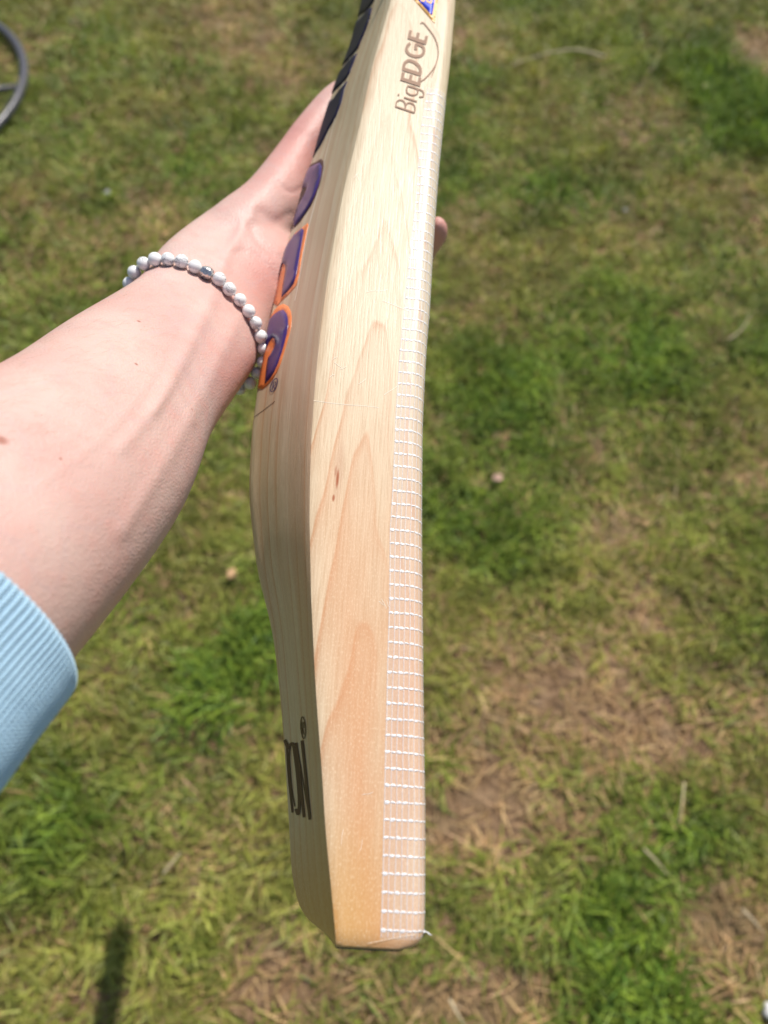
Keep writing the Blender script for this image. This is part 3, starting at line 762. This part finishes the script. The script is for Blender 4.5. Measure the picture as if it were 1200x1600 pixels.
# fine pale hairs on the forearm
def arm_hair():
    V, ff = [], []; toh = Vector(s4[:3]-s1[:3]).normalized()
    for _ in range(420):
        t_ = rng.random(); px = lerp(-60, 250, t_)+rng.normal(0, 60); py = lerp(700, 470, t_)+rng.normal(0, 55)
        d = (CM.to_3x3() @ C3(px, py, 1)).normalized(); r = ABVH.ray_cast(Vector((0, 0, CAM_H)), d)
        if r[0] is None: continue
        p, nn = r[0], r[1]; side = nn.cross(toh).normalized()
        dr = (toh*rng.uniform(.3, 1)+side*rng.normal(-.5, .4)+nn*rng.uniform(.05, .35)).normalized(); L = rng.uniform(.003, .0065); wv_ = dr.cross(nn).normalized()*.000014
        b0 = len(V); P = [p, p+dr*L*.5, p+dr*L-nn*L*.12]
        for k, q in enumerate(P): V += [q-wv_*(1-.4*k), q+wv_*(1-.4*k), q+nn*.00003]
        for k in range(2):
            for a, b in ((0, 1), (1, 2), (2, 0)): ff.append((b0+k*3+a, b0+k*3+b, b0+k*3+3+b, b0+k*3+3+a))
    o = adopt(link('arm_hair', mesh('arm_hair', V, ff), plain('fair_hair', (.46, .31, .20), .5, 0))); o['kind'] = 'stuff'
arm_hair()

# ribbed sleeve cuff, hugging the forearm
def sleeve():
    NRIB, PER = 140, 8; NT_ = NRIB*PER
    A, B_, D = (np.array(arm_hit(*p)) for p in ((88, 1035), (0, 918), (-70, 862)))
    pn = np.cross(B_-A, D-A); pn /= np.linalg.norm(pn); pn = pn if np.dot(pn, axis_back) > 0 else -pn
    def axis_pt(d):                           # where the arm axis meets the rim plane moved back by d
        t = np.dot(A+axis_back*d-s1[:3], pn)/np.dot(axis_back, pn); return s1[:3]+axis_back*t
    e1 = s1[3:6]-pn*np.dot(s1[3:6], pn); e1 /= np.linalg.norm(e1); e2 = np.cross(pn, e1)
    th = np.linspace(0, 2*math.pi, NT_, endpoint=False); th0 = np.linspace(0, 2*math.pi, 129)
    def radius(d):
        c = axis_pt(d); r = []
        for a in th0:
            h = ABVH.ray_cast(Vector(c), Vector(e1*math.cos(a)+e2*math.sin(a)))[3]; r.append(h if h else .045)
        r = np.array(r); q = r[:-1]
        for _ in range(6): q = (np.roll(q, 1)+2*q+np.roll(q, -1))/4
        return np.interp(th, th0, np.append(q, q[0]))
    rad_k = [radius(x) for x in (0, .02, .04, .06, .08, .10)]
    prof = [(.005, .0004, .6), (.001, .0012, .85), (-.0010, .0024, 1), (-.0012, .0036, 1.), (-.0002, .0046, 1.)]+[(.0022*i, .0048+.0016*min(1, i/25), 1.) for i in range(1, 50)]
    V, UVv = [], []
    for d, off, amp in prof:
        t = min(.0999, max(0, d))/.02; k = min(4, int(t)); rr = rad_k[k]*(1-(t-k))+rad_k[k+1]*(t-k)
        rib = np.abs(np.sin(th*NRIB/2))**.5*.0014*amp
        fold = .0010*np.sin(th*3+d*60)*min(1, max(0, d)/.03)+.0030*np.exp(-((d-.078)/.010)**2)+.0006*np.sin(th*5+1)*min(1, max(0, d)/.01)
        r_ = rr+off+rib+fold
        P = axis_pt(d)+np.outer(np.cos(th)*r_, e1)+np.outer(np.sin(th)*r_, e2); V.append(P)
        UVv.append(np.stack([th/(2*math.pi), np.full(NT_, d)], 1))
    m = len(V); V = np.concatenate(V); UVv = np.concatenate(UVv)
    k = np.arange(m-1)[:, None]*NT_; i = np.arange(NT_)[None]; j = (i+1) % NT_
    fq = np.stack([k+i, k+j, k+NT_+j, k+NT_+i], -1).reshape(-1, 4)
    me = mesh('sleeve', V, fq.tolist()+[tuple(range((m-1)*NT_, m*NT_, PER))])
    bm = bmesh.new(); bm.from_mesh(me); bmesh.ops.recalc_face_normals(bm, faces=bm.faces); bm.to_mesh(me); bm.free()
    uv = me.uv_layers.new(name='uv'); li = np.zeros(len(me.loops), dtype=np.int32); me.loops.foreach_get('vertex_index', li); uv.data.foreach_set('uv', UVv[li].reshape(-1))
    o = adopt(link('sleeve', me, knit_mat())); o['label'] = 'light blue ribbed knit cuff'
sleeve()

# ------------------------------------------------------------------ bead bracelet
def bracelet():
    r = .0031
    c = np.array(W3(303, 516, .362)); u = wv(92, -76, 22)/F*.36; v_ = wv(27, 72, -38)/F*.36
    P = []
    for a in np.linspace(0, 2*math.pi, 120, endpoint=False):
        q = c+u*math.cos(a)*1.05+v_*math.sin(a)*1.02; loc, nn, i, d = ABVH.find_nearest(Vector(q))
        # stay in the ring's own plane, pushed just clear of the skin
        dirv = Vector(q-c).normalized(); h = ABVH.ray_cast(Vector(c), dirv)
        p = (h[0] if h[0] else Vector(q))+dirv*(r*1.0)
        P.append(np.array(p))
    P = np.array(P)
    for _ in range(3): P = (np.roll(P, 1, 0)+2*P+np.roll(P, -1, 0))/4
    seg = np.linalg.norm(np.roll(P, -1, 0)-P, axis=1); cum = np.concatenate([[0], np.cumsum(seg)]); tot = cum[-1]
    nb = int(tot/(2*r*1.0)); PP = np.vstack([P, P[:1]])
    def at(s): s %= tot; return np.array([np.interp(s, cum, PP[:, k]) for k in range(3)])
    br = empty('bracelet', Matrix.Translation(Vector(c)))
    tag(br, 'elastic bracelet of white stone beads with one silver bead on the wrist', 'bracelet')
    inv = Matrix.Translation(-Vector(c))
    bm = bmesh.new(); bmesh.ops.create_uvsphere(bm, u_segments=22, v_segments=14, radius=r); me = bpy.data.meshes.new('bead'); bm.to_mesh(me); bm.free()
    # silver spacer: barrel with collars and an incised pattern
    V = []; NS, rowsn = 32, 17
    for k in range(rowsn):
        t = k/(rowsn-1); z = (t-.5)*2*r*.95; rr = r*(.60+.36*math.sin(math.pi*min(1, max(0, t))))
        if k in (1, 15): rr = r*.72
        for i in range(NS):
            a = 2*math.pi*i/NS; g = .10*r*(math.sin(a*6+math.sin(t*9)*1.5)*math.sin(t*math.pi*3)) if 2 < k < 14 else 0
            V.append(((rr+g)*math.cos(a), (rr+g)*math.sin(a), z))
    ff = [(k*NS+i, k*NS+(i+1) % NS, (k+1)*NS+(i+1) % NS, (k+1)*NS+i) for k in range(rowsn-1) for i in range(NS)]+[tuple(range(NS))[::-1], tuple((rowsn-1)*NS+i for i in range(NS))]
    sme = mesh('silver_bead', V, ff)
    M_b = bead_mat(); M_s = plain('antique_silver', (.72, .70, .67), .36, 900, Metallic=1.0)
    # find offset so that one bead sits where the silver one shows
    def pix(p):
        q = CM.inverted() @ Vector(p); return 600+F*q.x/-q.z, 800-F*q.y/-q.z
    best = min(np.linspace(0, tot, 400), key=lambda s: math.hypot(pix(at(s))[0]-320, pix(at(s))[1]-435))
    pitch = tot/nb
    M_el = plain('elastic_cord', (.6, .6, .6), .6, 0)
    for k in range(nb):
        s = best+k*pitch; p = Vector(at(s)); tn = Vector(at(s+.001)-at(s-.001)).normalized()
        o = link('silver_bead' if k == 0 else 'bead', sme if k == 0 else me, M_s if k == 0 else M_b)
        o.parent = br; o.matrix_parent_inverse = inv
        q = tn.to_track_quat('Z', 'Y').to_matrix().to_4x4() @ Matrix.Rotation(random.random()*6.28, 4, 'Z')
        s_ = random.uniform(.96, 1.03)
        o.matrix_basis = Matrix.Translation(p+Vector((random.uniform(-1, 1), random.uniform(-1, 1), random.uniform(-1, 1)))*.00025) @ q @ Matrix.Scale(s_, 4)
    V, ff = [], []
    for i in range(120):
        p = PP[i]; tn = PP[(i+1) % 120]-PP[i-1]; tn /= np.linalg.norm(tn); a_ = np.cross(tn, [0, 0, 1.]); a_ /= np.linalg.norm(a_); b_ = np.cross(tn, a_)
        for j in range(5): V.append(p+.0005*(a_*math.cos(j*1.2566)+b_*math.sin(j*1.2566)))
    for i in range(120):
        for j in range(5): ff.append((i*5+j, i*5+(j+1) % 5, ((i+1) % 120)*5+(j+1) % 5, ((i+1) % 120)*5+j))
    o = link('elastic_cord', mesh('elastic_cord', V, ff), M_el); o.parent = br; o.matrix_parent_inverse = inv
bracelet()

# ------------------------------------------------------------------ things lying on the lawn
def tube(P, rad, n=12, closed=False):
    P = np.array(P); m = len(P); V, fs = [], []
    for k in range(m):
        tn = P[(k+1) % m]-P[k-1] if closed or 0 < k < m-1 else (P[1]-P[0] if k == 0 else P[-1]-P[-2]); tn = tn/np.linalg.norm(tn)
        up = np.array([0, 0, 1.]) if abs(tn[2]) < .9 else np.array([1., 0, 0]); a = np.cross(tn, up); a /= np.linalg.norm(a); b = np.cross(a, tn)
        r = rad[k] if hasattr(rad, '__len__') else rad
        for j in range(n): V.append(P[k]+r*(a*math.cos(2*math.pi*j/n)+b*math.sin(2*math.pi*j/n)))
    for k in range(m if closed else m-1):
        for j in range(n): fs.append((k*n+j, k*n+(j+1) % n, ((k+1) % m)*n+(j+1) % n, ((k+1) % m)*n+j))
    if not closed: fs.append(tuple(range(n))[::-1]); fs.append(tuple((m-1)*n+j for j in range(n)))
    return V, fs
def ring_stand():
    g = ground(41, 150); RR = .5; c = Vector((g.x-RR, g.y-.03, .03))
    M_r = plain('dark_grey_painted_steel', (.085, .08, .09), .34, 120)
    e = empty('ring_stand', Matrix.Translation((c.x, c.y, 0)))
    tag(e, 'dark grey tubular metal ring with a crossbar lying on the lawn', 'metal ring')
    P = [(RR*math.cos(a), RR*math.sin(a)*1.0, .03) for a in np.linspace(0, 2*math.pi, 96, endpoint=False)]
    vv, ff = tube(P, .0125, 14, True); link('ring', mesh('ring', vv, ff), M_r, e)
    for a0 in (0.07, 2.16, 4.26):
        vv, ff = tube([(RR*math.cos(a0), RR*math.sin(a0), .026), (.2*math.cos(a0-.18), .2*math.sin(a0-.18), .022), (.03*math.cos(a0-.3), .03*math.sin(a0-.3), .022)], .0095, 10)
        link('crossbar', mesh('crossbar', vv, ff), M_r, e)
    vv, ff = tube([(0, 0, .002), (0, 0, .012), (0, 0, .03), (0, 0, .05)], [.05, .055, .05, .03], 20); link('hub', mesh('hub', vv, ff), M_r, e)
ring_stand()
M_straw = plain('bleached_straw', (.52, .42, .26), .6, 150)
def stalk(pxs, label, r=.0016, hgt=.03):
    P = [ground(*p)+Vector((0, 0, hgt+.006*math.sin(i*1.3))) for i, p in enumerate(pxs)]
    A = catmull([tuple(p) for p in P], 6); rad = [r*(1-.75*k/len(A)) for k in range(len(A))]
    vv, ff = tube(A, rad, 6); tag(link('straw_stalk', mesh('straw_stalk', vv, ff), M_straw), label, 'straw', 'dry stalks on the lawn')
stalk([(942,104),(900,96),(860,98),(820,106),(795,116)], 'long curved dry stalk lying right of the bat wordmark', .004)
stalk([(1060,1228),(1055,1260),(1050,1292)], 'short pale stalk standing in grass beside the brown patch', .0018)
stalk([(998,1330),(1016,1350),(1034,1370)], 'short tan stalk lying above the lush green tuft', .0022)
stalk([(1148,1422),(1165,1442),(1180,1460)], 'tan stalk lying near the lower right corner', .0024)
stalk([(262,1368),(276,1352),(290,1335)], 'tan stalk lying left of the bat toe', .0026)
stalk([(1130,545),(1150,530),(1165,505)], 'pale stalk lying in grass near the right border', .002)
stalk([(700,1560),(712,1582),(726,1604)], 'yellowish stalk lying below the bat toe', .0026)
def lump(name, px, py, r, col, label, cat, z=.5, flat=.6):
    bm = bmesh.new(); bmesh.ops.create_icosphere(bm, subdivisions=3, radius=r)
    for v_ in bm.verts:
        q = v_.co.normalized(); k = 1+.16*math.sin(q.x*3.1+px)+.13*math.sin(q.y*4.3+py)+.08*math.sin(q.z*7+q.x*5); v_.co *= k; v_.co.z *= flat
    me = bpy.data.meshes.new(name); bm.to_mesh(me); bm.free()
    o = link(name, me, plain(name+'_surface', col, .6, 200)); g = ground(px, py); o.location = (g.x, g.y, r*flat*z+.012); return tag(o, label, cat)
lump('pebble', 1196, 1580, .011, (.62, .60, .57), 'small whitish pebble at the lower right corner', 'pebble')
lump('pebble', 170, 309, .010, (.52, .52, .50), 'small pale grey pebble in the grass above the bracelet', 'pebble')
lump('pebble', 974, 335, .006, (.42, .42, .38), 'small pale pebble in the grass right of the fingertip', 'pebble')
def dead_leaf(px, py, s, label, col, rot):
    V, ff = [], []
    for i in range(9):
        t = i/8; wd = s*.36*math.sin(math.pi*min(1, t*.92+.06))**.8
        for j in (-1, -.5, 0, .5, 1): V.append(((t-.5)*s, j*wd, s*.10*abs(j)+s*.10*math.sin(t*3)))
    for i in range(8):
        for j in range(4): ff.append((i*5+j, i*5+j+1, i*5+j+6, i*5+j+5))
    me = mesh('dead_leaf', V, ff); o = link('dead_leaf', me, plain('dead_leaf_surface', col, .7, 120)); g = ground(px, py); o.location = (g.x, g.y, .024); o.rotation_euler = (0, .1, rot)
    md = o.modifiers.new('s', 'SOLIDIFY'); md.thickness = .0006; return tag(o, label, 'leaf')
dead_leaf(776, 757, .026, 'small pinkish dead leaf on grass right of the blade', (.52, .33, .24), .2)
dead_leaf(366, 905, .026, 'orange tan dead leaf between the forearm and the bat', (.50, .30, .15), 1.2)
dead_leaf(1098, 147, .030, 'pale dead leaf in the bright green clump at upper right', (.55, .45, .30), .9)
